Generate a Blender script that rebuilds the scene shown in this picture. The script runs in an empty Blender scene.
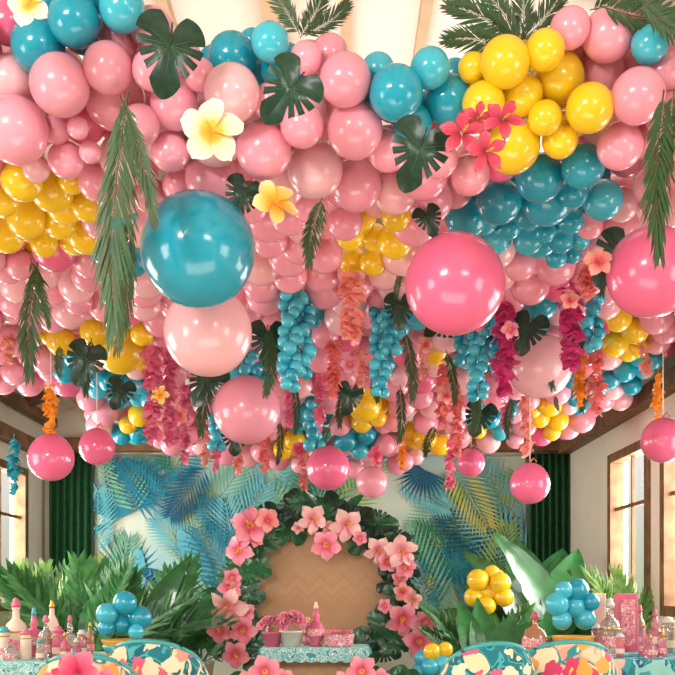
import bpy, math, random
from mathutils import Vector, Matrix, Euler
random.seed(7)
R=random.uniform
F=585.0; K=1.7; CX=337.5; HY=590.0; CZ=1.3
def P(px,py,d): return Vector(((px-CX)/F*d, d*K, CZ+(HY-py)/F*d))
def X(px,d): return (px-CX)/F*d
scene=bpy.context.scene
COL=scene.collection
try:
    scene.view_settings.view_transform='Standard'
except Exception: pass

def lin(h):
    h=h.lstrip('#'); out=[]
    for i in (0,2,4):
        c=int(h[i:i+2],16)/255
        out.append(c/12.92 if c<=0.04045 else ((c+0.055)/1.055)**2.4)
    return (out[0],out[1],out[2],1)
# ---------------------------------------------------------------- materials
def base_mat(name):
    m=bpy.data.materials.new(name); m.use_nodes=True
    nt=m.node_tree; b=nt.nodes['Principled BSDF']
    return m,nt,b
def mat(name,hexc,rough=0.5,coat=0,metal=0,var=0.12,scale=8,bump=0,hex2=None,rand=0,trans=0,tl=0):
    m,nt,b=base_mat(name)
    n=nt.nodes; l=nt.links
    tc=n.new('ShaderNodeTexCoord'); ns=n.new('ShaderNodeTexNoise'); ns.inputs['Scale'].default_value=scale
    l.new(tc.outputs['Object'],ns.inputs['Vector'])
    cr=n.new('ShaderNodeValToRGB'); c=lin(hexc)
    c2=lin(hex2) if hex2 else tuple(min(1,x*(1-var)) for x in c[:3])+(1,)
    cr.color_ramp.elements[0].position=0.35; cr.color_ramp.elements[0].color=c2
    cr.color_ramp.elements[1].position=0.65; cr.color_ramp.elements[1].color=c
    l.new(ns.outputs['Fac'],cr.inputs['Fac']); out=cr.outputs['Color']
    if rand:
        oi=n.new('ShaderNodeObjectInfo'); mr=n.new('ShaderNodeMapRange')
        mr.inputs['To Min'].default_value=1-rand; mr.inputs['To Max'].default_value=1+rand*0.5
        l.new(oi.outputs['Random'],mr.inputs['Value'])
        hs=n.new('ShaderNodeHueSaturation'); l.new(mr.outputs['Result'],hs.inputs['Value'])
        l.new(out,hs.inputs['Color']); out=hs.outputs['Color']
    l.new(out,b.inputs['Base Color'])
    b.inputs['Roughness'].default_value=rough; b.inputs['Metallic'].default_value=metal
    b.inputs['Coat Weight'].default_value=coat; b.inputs['Coat Roughness'].default_value=0.08
    if trans: b.inputs['Transmission Weight'].default_value=trans
    if bump:
        bp=n.new('ShaderNodeBump'); bp.inputs['Strength'].default_value=bump
        l.new(ns.outputs['Fac'],bp.inputs['Height']); l.new(bp.outputs['Normal'],b.inputs['Normal'])
    if tl:
        t=n.new('ShaderNodeBsdfTranslucent'); l.new(out,t.inputs['Color']); mx=n.new('ShaderNodeMixShader'); mx.inputs[0].default_value=tl
        l.new(b.outputs[0],mx.inputs[1]); l.new(t.outputs[0],mx.inputs[2]); l.new(mx.outputs[0],n['Material Output'].inputs[0])
    return m
BM={ 'pink':mat('latex_pink','F39DB0',0.22,0.4,var=0.02,scale=1,rand=0.10,tl=.04),
 'blush':mat('latex_blush','F6B9C0',0.22,0.4,var=0.02,scale=1,rand=0.08,tl=.04),
 'rose':mat('latex_rose','EA6890',0.2,0.4,var=0.02,scale=1,rand=0.06,tl=.02),
 'teal':mat('latex_teal','1A9EB8',0.18,0.4,var=0.02,scale=1,rand=0.12,tl=.02),
 'sky':mat('latex_sky','42BACF',0.18,0.4,var=0.02,scale=1,rand=0.12,tl=.02),
 'yellow':mat('latex_yellow','F8CC22',0.18,0.4,var=0.02,scale=1,rand=0.06,tl=.04)}
M={}
M['frond']=mat('palm_green','4F9248',0.45,var=0.4,scale=9,rand=0.3,hex2='2F6E38',tl=.15)
M['frond_dark']=mat('palm_dark','27582F',0.5,var=0.4,scale=5,rand=0.2,hex2='3E4A20')
M['frond_light']=mat('palm_light','98BE5E',0.5,scale=14,rand=0.2,hex2='649A50',tl=.2)
M['monstera']=mat('monstera_green','123F2A',0.3,0.15,scale=6,hex2='0C2C1E',rand=0.2)
M['leaf']=mat('broad_leaf_green','33763C',0.32,0.2,scale=5,hex2='1C4E28',rand=0.35)
M['leaf_arch']=mat('arch_leaf_green','246C3E',0.3,0.2,scale=5,hex2='164C2C',rand=0.3)
M['stem']=mat('stem_green','5B7B3A',0.6)
M['vein']=mat('vein_green','3B7048',0.6)
M['string']=mat('string_white','E8DDC8',0.8)
M['cream']=mat('plaster_cream','F2E9D8',0.9,scale=3,var=0.04,bump=0.05)
M['ceil']=mat('ceiling_cream','F3EADA',0.9,scale=3,var=0.03)
M['wood']=mat('beam_brown','8F6844',0.6,scale=6,hex2='6C4A2C',bump=0.2)
M['wood_l']=mat('rafter_tan','C9AF88',0.7,scale=6,var=0.12)
M['floor']=mat('floor_tan','C0A380',0.5,scale=4,var=0.15)
M['curtain']=mat('curtain_green','1F6038',0.8,scale=20,var=0.3)
M['white']=mat('ceramic_white','DDD4C8',0.3)
M['tealp']=mat('teal_paint','3FA7A6',0.4)
M['yellowp']=mat('yellow_paint','E9A93A',0.5)
M['gold']=mat('brass','C79A4A',0.3,metal=0.8)
M['pinkglass']=mat('pink_glass','E890A6',0.08,0.5,trans=0.5,rand=0.15)
M['amber']=mat('peach_glass','E8A880',0.08,0.5,trans=0.5,rand=0.15)
M['clearglass']=mat('clear_glass','E4DAD0',0.05,0.5,trans=0.75)
M['pinkp']=mat('pink_paint','DC6684',0.4,rand=0.15)
M['labelp']=mat('label_cream','EAD2BC',0.6)
M['yc']=mat('stamen_yellow','F3B71E',0.5)
def noise_multi(name,cols,scale=5,rough=0.7,dist=2.0):
    m,nt,b=base_mat(name); n=nt.nodes; l=nt.links
    tc=n.new('ShaderNodeTexCoord')
    t=n.new('ShaderNodeTexNoise'); t.inputs['Scale'].default_value=scale; t.inputs['Distortion'].default_value=dist; t.inputs['Detail'].default_value=1.0; o=t.outputs['Fac']
    l.new(tc.outputs['Object'],t.inputs['Vector'])
    cr=n.new('ShaderNodeValToRGB'); cr.color_ramp.interpolation='CONSTANT'
    lo,hi=(0.3,0.68)
    for i,c in enumerate(cols):
        p=lo+(hi-lo)*i/(len(cols)-0.0) if i else 0
        if i<2: e=cr.color_ramp.elements[i]; e.position=p
        else: e=cr.color_ramp.elements.new(p)
        e.color=lin(c)
    l.new(o,cr.inputs['Fac']); l.new(cr.outputs['Color'],b.inputs['Base Color'])
    b.inputs['Roughness'].default_value=rough
    return m
def floral(name,bgs,petals,scale):
    """printed fabric: round blossoms with yellow hearts scattered over leafy background"""
    m,nt,b=base_mat(name); n=nt.nodes; l=nt.links
    tc=n.new('ShaderNodeTexCoord')
    wz=n.new('ShaderNodeTexNoise'); wz.inputs['Scale'].default_value=scale*2.2; l.new(tc.outputs['Object'],wz.inputs['Vector'])
    ad=n.new('ShaderNodeMixRGB'); ad.blend_type='LINEAR_LIGHT'; ad.inputs[0].default_value=0.05; l.new(tc.outputs['Object'],ad.inputs[1]); l.new(wz.outputs['Color'],ad.inputs[2])
    v=n.new('ShaderNodeTexVoronoi'); v.inputs['Scale'].default_value=scale; l.new(ad.outputs[0],v.inputs['Vector'])
    bgn=n.new('ShaderNodeTexNoise'); bgn.inputs['Scale'].default_value=scale*1.1; bgn.inputs['Distortion'].default_value=1.5; bgn.inputs['Detail'].default_value=0.5; l.new(tc.outputs['Object'],bgn.inputs['Vector'])
    cb=n.new('ShaderNodeValToRGB'); cb.color_ramp.interpolation='CONSTANT'
    for i,c in enumerate(bgs):
        p=[0,.44,.5,.57][i]
        e=cb.color_ramp.elements[i] if i<2 else cb.color_ramp.elements.new(p)
        e.position=p; e.color=lin(c)
    l.new(bgn.outputs['Fac'],cb.inputs['Fac'])
    sp=n.new('ShaderNodeSeparateColor'); l.new(v.outputs['Color'],sp.inputs['Color'])
    cp=n.new('ShaderNodeValToRGB'); cp.color_ramp.interpolation='CONSTANT'
    for i,c in enumerate(petals):
        e=cp.color_ramp.elements[i] if i<2 else cp.color_ramp.elements.new(i/len(petals))
        e.position=i/len(petals); e.color=lin(c)
    l.new(sp.outputs[0],cp.inputs['Fac'])
    def less(th):
        q=n.new('ShaderNodeMath'); q.operation='LESS_THAN'; q.inputs[1].default_value=th; l.new(v.outputs['Distance'],q.inputs[0]); return q.outputs[0]
    m1=n.new('ShaderNodeMixRGB'); l.new(less(.42),m1.inputs[0]); l.new(cb.outputs['Color'],m1.inputs[1]); l.new(cp.outputs['Color'],m1.inputs[2])
    m2=n.new('ShaderNodeMixRGB'); l.new(less(.12),m2.inputs[0]); l.new(m1.outputs[0],m2.inputs[1]); m2.inputs[2].default_value=lin('EFC04A')
    l.new(m2.outputs[0],b.inputs['Base Color']); b.inputs['Roughness'].default_value=.9
    return m
M['fabric']=floral('fabric_tropical',['1C7682','48A8A8','176470','E6D2A8'],['E0607E','E89A84','E8D8B8','2E98A0'],6.5)
M['floral']=floral('fabric_floral',['F0C0A0','E8A088','2A8A8C','EFD9B4'],['D03E66','E25A7C','F0A04C','C83058'],6.5)
M['cloth']=noise_multi('cloth_teal_lace',['7FC0BC','54AAAC','C8E0D8','6AB6B4','D4E4D8','3C949C'],20,0.9,1)
M['clothpat']=floral('cloth_tropical',['1F7884','3A98A0','175C72','8CC4BC'],['C87A88','E0B49A','3A98A0','1F7884'],7)
M['boxpat']=noise_multi('box_pattern',['EBC8BE','D8587A','EAA4A4','C8446A','EBD8C8'],30,0.7,1)
def radial_mat(name,stops,rough=0.55):
    m,nt,b=base_mat(name); n=nt.nodes; l=nt.links
    tc=n.new('ShaderNodeTexCoord'); sx=n.new('ShaderNodeSeparateXYZ'); l.new(tc.outputs['Object'],sx.inputs[0])
    cb=n.new('ShaderNodeCombineXYZ'); l.new(sx.outputs[0],cb.inputs[0]); l.new(sx.outputs[1],cb.inputs[1])
    ln=n.new('ShaderNodeVectorMath'); ln.operation='LENGTH'; l.new(cb.outputs[0],ln.inputs[0])
    cr=n.new('ShaderNodeValToRGB')
    for i,(p,c) in enumerate(stops):
        if i<2: e=cr.color_ramp.elements[i]; e.position=p
        else: e=cr.color_ramp.elements.new(p)
        e.color=lin(c)
    l.new(ln.outputs['Value'],cr.inputs['Fac']); l.new(cr.outputs['Color'],b.inputs['Base Color'])
    b.inputs['Roughness'].default_value=rough
    return m
M['plum']=radial_mat('plumeria_white',[(0.0,'E88A12'),(0.28,'F0B02A'),(0.52,'EEDDB0'),(1,'EBE4D8')])
M['plumy']=radial_mat('plumeria_yellow',[(0.0,'F08A1A'),(0.35,'F2AE2A'),(0.7,'F0D070'),(1,'EEE0B8')])
M['hib']=radial_mat('hibiscus_pink',[(0.0,'7E1232'),(0.3,'CE2C58'),(0.7,'E45A7C'),(1,'F290A0')])
M['hibred']=radial_mat('hibiscus_red',[(0.0,'6E0E22'),(0.3,'B82240'),(0.7,'CE3E5A'),(1,'E87486')])
M['pinkfl']=radial_mat('paper_flower_pink',[(0.0,'F2B040'),(0.10,'F0A050'),(0.22,'D84468'),(0.5,'EC8096'),(1,'F2AEB4')])
M['coralfl']=radial_mat('paper_flower_coral',[(0.0,'C82A50'),(0.22,'E04A66'),(0.5,'EE8A82'),(1,'F2B4A6')])
M['palefl']=radial_mat('paper_flower_pale',[(0.0,'E8A040'),(0.2,'E8788E'),(0.5,'F2B4B0'),(1,'F4D2C8')])
GM={'pink':mat('petal_pink','F294AE',0.6,rand=0.1,scale=20,hex2='EA6E98',tl=.25),
 'hot':mat('petal_hot_pink','E85094',0.6,rand=0.1,scale=20,hex2='D8387E',tl=.25),
 'coral':mat('petal_coral','F69A8E',0.6,rand=0.1,scale=20,hex2='EE7878',tl=.25),
 'orange':mat('petal_orange','F7B43C',0.6,rand=0.1,scale=20,hex2='F3962A',tl=.25),
 'teal':mat('petal_teal','34B4C0',0.6,rand=0.1,scale=20,hex2='2A96A6',tl=.25),
 'salmon':mat('petal_salmon','F6B6A8',0.6,rand=0.1,scale=20,hex2='F29A92',tl=.25)}
def herring():
    m,nt,b=base_mat('herringbone_wood'); n=nt.nodes; l=nt.links
    tc=n.new('ShaderNodeTexCoord'); s=n.new('ShaderNodeSeparateXYZ'); l.new(tc.outputs['Object'],s.inputs[0])
    def mth(op,a,b_=None):
        q=n.new('ShaderNodeMath'); q.operation=op
        for i,v in enumerate((a,b_)):
            if v is None: continue
            if isinstance(v,(int,float)): q.inputs[i].default_value=v
            else: l.new(v,q.inputs[i])
        return q.outputs[0]
    pp=mth('PINGPONG',s.outputs[0],0.13)
    v=mth('MULTIPLY',mth('ADD',pp,s.outputs[2]),24.0)
    fr=mth('FRACT',v); fl=mth('FLOOR',v)
    wn=n.new('ShaderNodeTexWhiteNoise'); wn.noise_dimensions='1D'; l.new(fl,wn.inputs['W'])
    cr=n.new('ShaderNodeValToRGB'); cr.color_ramp.elements[0].color=lin('C0946A'); cr.color_ramp.elements[1].color=lin('C79D74')
    l.new(wn.outputs['Value'],cr.inputs['Fac'])
    e=mth('LESS_THAN',fr,0.08)
    mx=n.new('ShaderNodeMix'); mx.data_type='RGBA'; l.new(e,mx.inputs[0]); l.new(cr.outputs['Color'],mx.inputs[6]); mx.inputs[7].default_value=lin('AC8058')
    l.new(mx.outputs[2],b.inputs['Base Color']); b.inputs['Roughness'].default_value=0.6
    return m
M['herr']=herring()
def glassm():
    m=bpy.data.materials.new('window_glass'); m.use_nodes=True; nt=m.node_tree; nt.nodes.clear()
    o=nt.nodes.new('ShaderNodeOutputMaterial'); t=nt.nodes.new('ShaderNodeBsdfTransparent'); g=nt.nodes.new('ShaderNodeBsdfGlossy'); g.inputs['Roughness'].default_value=0.02
    mx=nt.nodes.new('ShaderNodeMixShader'); mx.inputs[0].default_value=0.06
    nt.links.new(t.outputs[0],mx.inputs[1]); nt.links.new(g.outputs[0],mx.inputs[2]); nt.links.new(mx.outputs[0],o.inputs[0]); return m
M['glass']=glassm()
# ---------------------------------------------------------------- mesh helpers
def mesh(name,verts,faces,mats,fm=None,smooth=True):
    me=bpy.data.meshes.new(name); me.from_pydata([tuple(v) for v in verts],[],faces)
    for m in (mats if isinstance(mats,list) else [mats]): me.materials.append(m)
    if fm: me.polygons.foreach_set('material_index',fm)
    if smooth: me.polygons.foreach_set('use_smooth',[True]*len(me.polygons))
    me.update(); return me
def W(o):
    return (W(o.parent)@o.matrix_parent_inverse@o.matrix_basis) if o.parent else o.matrix_basis.copy()
def obj(name,me,mw=None,parent=None):
    o=bpy.data.objects.new(name,me); COL.objects.link(o)
    if mw is not None: o.matrix_basis=mw
    if parent:
        o.parent=parent; o.matrix_parent_inverse=W(parent).inverted()
    return o
def tag(o,label,cat,group=None):
    o['label']=label; o['category']=cat
    if group: o['group']=group
    return o
def struct(o,label=None):
    o['kind']='structure'
    o['label']=label or 'plain built surface of the room'; o['category']='room structure'
    return o
def T(v): return Matrix.Translation(Vector(v))
def orient(loc,y,z,s=1):
    y=Vector(y).normalized(); z=Vector(z); x=y.cross(z).normalized(); z=x.cross(y)
    m=Matrix((x,y,z)).transposed().to_4x4()
    if isinstance(s,(int,float)): s=(s,s,s)
    return T(loc)@m@Matrix.Diagonal((s[0],s[1],s[2],1))
def lathe(prof,seg=24):
    v=[];f=[]
    for r,z in prof:
        for i in range(seg):
            a=2*math.pi*i/seg; v.append((r*math.cos(a),r*math.sin(a),z))
    n=len(prof)
    for j in range(n-1):
        for i in range(seg):
            f.append((j*seg+i,j*seg+(i+1)%seg,(j+1)*seg+(i+1)%seg,(j+1)*seg+i))
    if prof[0][0]>1e-4: f.append(tuple(reversed(range(seg))))
    if prof[-1][0]>1e-4: f.append(tuple((n-1)*seg+i for i in range(seg)))
    return v,f
def boxvf(x0,x1,y0,y1,z0,z1):
    v=[(x0,y0,z0),(x1,y0,z0),(x1,y1,z0),(x0,y1,z0),(x0,y0,z1),(x1,y0,z1),(x1,y1,z1),(x0,y1,z1)]
    f=[(0,3,2,1),(4,5,6,7),(0,1,5,4),(1,2,6,5),(2,3,7,6),(3,0,4,7)]
    return v,f
def box(name,x0,x1,y0,y1,z0,z1,m,parent=None,bev=0.0):
    c=Vector(((x0+x1)/2,(y0+y1)/2,(z0+z1)/2))
    v,f=boxvf(x0-c.x,x1-c.x,y0-c.y,y1-c.y,z0-c.z,z1-c.z)
    o=obj(name,mesh(name,v,f,m,smooth=False),T(c),parent)
    if bev:
        b=o.modifiers.new('b','BEVEL'); b.width=bev; b.segments=3
    return o
def merge(parts):
    V=[];Fc=[]
    for v,f in parts:
        k=len(V); V+=list(v); Fc+=[tuple(i+k for i in q) for q in f]
    return V,Fc
def tube(pts,r,seg=6):
    v=[];f=[]
    n=len(pts)
    for j,p in enumerate(pts):
        p=Vector(p); a=Vector(pts[max(j-1,0)]); b=Vector(pts[min(j+1,n-1)]); d=(b-a).normalized()
        u=d.orthogonal().normalized(); w=d.cross(u)
        rr=r[j] if isinstance(r,list) else r
        for i in range(seg):
            t=2*math.pi*i/seg; v.append(p+u*math.cos(t)*rr+w*math.sin(t)*rr)
    for j in range(n-1):
        for i in range(seg): f.append((j*seg+i,j*seg+(i+1)%seg,(j+1)*seg+(i+1)%seg,(j+1)*seg+i))
    f.append(tuple(reversed(range(seg)))); f.append(tuple((n-1)*seg+i for i in range(seg)))
    return v,f
# ---------------------------------------------------------------- foliage meshes
def frond_mesh(name,L,Wd,n,droop,m,seed=0,back=0.25,thin=1.0,a0=25,a1=45,sway=0.05,t0=0.06):
    rg=random.Random(seed); v=[];f=[]
    def pt(t): return Vector((sway*L*math.sin(2.5*t),L*t,-droop*L*t*t))
    tv,tf=tube([pt(i/8) for i in range(9)],[0.010*L*(1-0.8*i/8) for i in range(9)],5); v+=tv; f+=tf
    for i in range(n):
        t=t0+(.98-t0)*i/(n-1)
        w=Wd*(math.sin(math.pi*min(1,0.15+0.77*(t-t0)/(1-t0)))**0.55)*rg.uniform(0.8,1.12)
        for s in (-1,1):
            a=math.radians(a0+a1*t+rg.uniform(-8,8))
            d=Vector((s*math.cos(a),math.sin(a),rg.uniform(-0.02,0.2))).normalized()
            p=pt(t); side=Vector((-d.y*s,d.x*s,0)); 
            ww=(0.035*Wd+0.006*L)*thin
            drop=Vector((0,0.5*rg.random()*back,-1))*w*rg.uniform(0.15,back)
            k=len(v)
            p1=p+d*w*0.35; p2=p+d*w*0.72+drop*0.4; p3=p+d*w+drop
            v+= [p,p1+side*ww,p1-side*ww,p2+side*ww*0.75,p2-side*ww*0.75,p3]
            f+= [(k,k+1,k+2),(k+1,k+3,k+4,k+2),(k+3,k+5,k+4)]
    return mesh(name,v,f,m,smooth=False)
FR=[frond_mesh('frond_mesh',1,0.30,60,0.05,M['frond_dark'],1,thin=.75,a0=42,a1=35,back=.25,sway=.1),frond_mesh('frond_mesh',1,0.24,54,0.05,M['frond_dark'],2,thin=.75,a0=45,a1=32,back=.25,sway=-.1),
    frond_mesh('frond_mesh',1,0.34,22,0.50,M['frond'],3,back=.35,thin=1.35,t0=.25,a0=20,a1=50),frond_mesh('frond_mesh',1,0.32,22,0.75,M['frond'],4,back=.4,thin=1.35,t0=.25,a0=20,a1=50),
    frond_mesh('frond_mesh',1,0.32,24,0.6,M['frond_light'],5,back=.4,thin=1.2,t0=.2),
    frond_mesh('frond_mesh',1,0.36,54,0.10,M['frond_dark'],6,thin=.8,a0=35,a1=40,sway=.12)]
def monstera_mesh(m):
    n=300; ring=[]; v=[(0,0,0.0)]
    notch=[(s*a) for s in (1,-1) for a in (30,53,77,102)]
    for i in range(n):
        t=-180+360*i/n; a=math.radians(t); at=abs(t)
        r=0.72+0.40*math.exp(-(at/26)**2)+0.20*math.exp(-((at-128)/34)**2)
        if at>158: r*=0.12+0.88*((180-at)/22)**.7
        b=r; 
        for q in notch:
            d=abs(t-q)
            wd=3.8
            if d<wd: r=min(r,b*(1-0.45*math.sqrt(max(0,1-(d/wd)**2))))
        ring.append((math.sin(a),math.cos(a),b,r))
    def zf(x,y): return 0.20*abs(x)-0.34*x*x-0.26*(y-.1)**2*(1 if y>.1 else 0.3)+.02*math.sin(9*y+4*abs(x))
    for k in (0.25,0.50,0.75,1.0):
        for sx,cy,b,r in ring:
            q=min(b*k,r) if k<1 else r
            x,y=sx*q,cy*q
            v.append((x,y,zf(x,y)))
    f=[]
    for i in range(n):
        j=(i+1)%n; f.append((0,1+j,1+i))
        for k in range(3): f.append((1+k*n+i,1+k*n+j,1+(k+1)*n+j,1+(k+1)*n+i))
    tv,tf=tube([(0,0,0.0),(0,-0.3,-0.03),(0,-0.6,-0.12)],0.022,6)
    k=len(v); v+=tv; f+=[tuple(i+k for i in q) for q in tf]
    nf=len(f)
    for an in (0,41,65,89,118,-41,-65,-89,-118):
        a=math.radians(an); pts=[]
        for q in (0.02,0.2,0.4,0.55,0.68):
            x,y=math.sin(a)*q,math.cos(a)*q; pts.append((x,y,zf(x,y)+.003))
        tv,tf=tube(pts,[.011,.009,.007,.005,.002],4); k=len(v); v+=tv; f+=[tuple(i+k for i in q) for q in tf]
    return mesh('monstera_mesh',v,f,[m,M['vein']],[0]*nf+[1]*(len(f)-nf))
MON=monstera_mesh(M['monstera']); MONA=monstera_mesh(M['leaf_arch'])
def broad_leaf(m,name='broad_leaf_mesh',w0=.16,droop=.4):
    v=[];f=[];n=16
    for i in range(n+1):
        t=i/n; w=w0*math.sin(math.pi*min(1,(0.02+0.98*t)))**0.75*(1.15-0.4*t)
        if i==n: w=0.002
        y=0.25+t*0.75; z=-droop*t*t
        for u in (-1,-0.5,0,0.5,1):
            v.append((u*w*(1),y,z+0.35*abs(u)*w+0.012*math.sin(t*40+u)))
    for i in range(n):
        for j in range(4): f.append((i*5+j,i*5+j+1,(i+1)*5+j+1,(i+1)*5+j))
    tv,tf=tube([(0,0,-0.03),(0,0.25,0),(0,0.6,-0.2*droop)],[0.014,0.01,0.005],6); k=len(v); v+=tv; f+=[tuple(i+k for i in q) for q in tf]
    return mesh(name,v,f,m)
BL=broad_leaf(M['leaf'],w0=.17,droop=.55); BLA=broad_leaf(M['leaf_arch'])
def flower_mesh(name,m,w=0.42,ruff=0.0,twist=0.25,curl=0.25,point=0.0):
    v=[];f=[]
    us=[0,.1,.22,.35,.48,.6,.7,.79,.86,.92,.965,1.0]
    for k in range(5):
        A=2*math.pi*k/5; nv=9
        b0=len(v)
        for i,u in enumerate(us):
            r=0.04+0.96*u
            g=math.sin(math.pi/2*min(1,u/.62))**.8
            if u>.62:
                q=(u-.62)/.385
                g*=(1-point)*math.sqrt(max(0.0,1-q*q))+point*(1-q**1.4)
            ww=w*max(g,.04)
            for j in range(nv):
                s=(j/(nv-1)*2-1)
                x=s*ww; y=r-(0.06*abs(s)**2)*u
                z=curl*(u-u*u*1.1)+0.16*(s*s)*u*(1-.6*u)+0.22*s*ww*twist*2+ruff*math.sin(s*8+u*9+k)*u*u
                x+=twist*0.25*u*u
                v.append((x*math.cos(A)-y*math.sin(A),x*math.sin(A)+y*math.cos(A),z+0.010*k))
        for i in range(len(us)-1):
            for j in range(nv-1):
                a=b0+i*nv+j; f.append((a,a+1,a+nv+1,a+nv))
    return mesh(name,v,f,m)
PLUM=flower_mesh('plumeria_mesh',M['plum'],0.40,0,0.6,.3)
PLUMY=flower_mesh('plumeria_mesh',M['plumy'],0.36,0,0.6,.3)
HIB=flower_mesh('hibiscus_mesh',M['hib'],0.42,0.06,0.2,0.5,.3)
HIBR=flower_mesh('hibiscus_mesh',M['hibred'],0.28,0.07,0.2,0.35,.5)
PFL=flower_mesh('paper_flower_mesh',M['pinkfl'],0.40,0.06,0.4,0.65,.6)
PFC=flower_mesh('paper_flower_mesh',M['coralfl'],0.42,0.06,0.4,0.65,.4)
PFP=flower_mesh('paper_flower_mesh',M['palefl'],0.36,0.05,0.6,0.6,.7)
cv,cf=lathe([(0.0,0.0),(0.05,0.0),(0.05,0.06),(0.03,0.09),(0.0,0.10)],12)
CEN=mesh('flower_center_mesh',cv,cf,M['yc'])
sv,sf=tube([(0,0,0),(0.03,0.1,0.3),(0.06,0.25,0.6)],[0.03,0.025,0.025],8)
for i in range(14):
    c=Vector((0.03+0.03*R(0,1),0.1+0.15*i/14,0.3+0.3*i/14))+Vector((R(-.07,.07),R(-.07,.07),R(-.03,.03)))
    bv,bf=lathe([(0,-0.02),(0.022,0),(0,0.02)],6); k=len(sv); sv+=[Vector(p)+c for p in bv]; sf+=[tuple(q+k for q in t) for t in bf]
STA=mesh('stamen_mesh',sv,sf,M['yc'])
def flower(name,me,loc,r,label,cat='flower',parent=None,up=None,z=None,st=False,group=None):
    z=z or (R(-.4,.4),-1,R(-.45,.25)); a=up if up is not None else R(0,6.28)
    o=obj(name,me,orient(loc,(math.cos(a),-0.1,math.sin(a)),z,r),parent)
    if not parent: tag(o,label,cat,group)
    c=obj('stamen' if st else 'flower_center',STA if st else CEN,W(o).copy(),o)
    return o
# ---------------------------------------------------------------- balloon mesh
def balloon_mesh(seg,rings,m):
    prof=[]
    for i in range(rings+1):
        t=math.pi*i/rings
        z=math.cos(t); r=math.sin(t)
        if z<0: z*=1.06; r*=1-0.04*(-z)
        prof.append((max(r,0.0),z))
    prof=prof[:-1]+[(0.05,-1.075),(0.03,-1.11),(0.055,-1.15),(0.04,-1.16),(0.0,-1.15)]
    prof[0]=(0.0,1.0)
    v,f=lathe(prof,seg); return mesh('balloon_mesh',v,f,m)
BALL={c:balloon_mesh(36,20,m) for c,m in BM.items()}
BIG={c:balloon_mesh(64,40,BM[c]) for c in BM}
cname={'pink':'pastel pink','blush':'pale blush pink','rose':'deep rose pink','teal':'turquoise','sky':'light turquoise','yellow':'bright yellow'}
placed=[]
def interp(tab,x):
    if x<=tab[0][0]: return tab[0][1]
    for (a,b),(c,d) in zip(tab,tab[1:]):
        if x<=c: return b+(d-b)*(x-a)/(c-a)
    return tab[-1][1]
DT=[(0,2.55),(100,2.6),(150,2.75),(200,3.1),(270,3.95),(330,4.8),(370,5.3),(430,6.1),(500,6.6)]
def depth(py): return interp(DT,py)
def brot():
    q=Vector((R(-.5,.5),R(0.5,1.2),R(0.2,1.2))).normalized()
    return (-q).to_track_quat('Z','Y').to_matrix().to_4x4()
def balloon(pos,r,c,label,group,big=False,rot=None,parent=None,name='balloon'):
    o=obj(name,(BIG if big else BALL)[c],T(pos)@(rot if rot is not None else brot())@Matrix.Scale(r,4),parent)
    if not parent: tag(o,label,'balloon',group)
    return o
def fits(p,r,k=0.88):
    for q in placed:
        s=(r+q[1])*k
        if abs(p.x-q[0].x)<s and (p-q[0]).length<s: return False
    return True
def put(px,py,rp,c,d0=None,big=False):
    d0=d0 or depth(py)-0.03
    for i in range(20):
        d=d0+i*0.025; p=P(px,py,d); r=rp*d/F
        if fits(p,r): break
    placed.append((p,r,px,py,rp,d))
    size='giant ' if big else ('small ' if rp<14 else '')
    return (p,r,c,f'{size}{cname[c]} latex balloon packed in the hanging canopy',big,rp)
todo=[]
for a in [(198,250,57,'teal',2.75),(208,332,44,'blush',3.2),(455,284,50,'rose',2.95),(652,272,45,'rose',3.0),(247,410,34,'pink',4.7),(540,365,33,'blush',4.5),(328,468,22,'rose',5.4),(372,482,16,'pink',5.9)]:
    todo.append(put(a[0],a[1],a[2],a[3],a[4],True))
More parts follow.
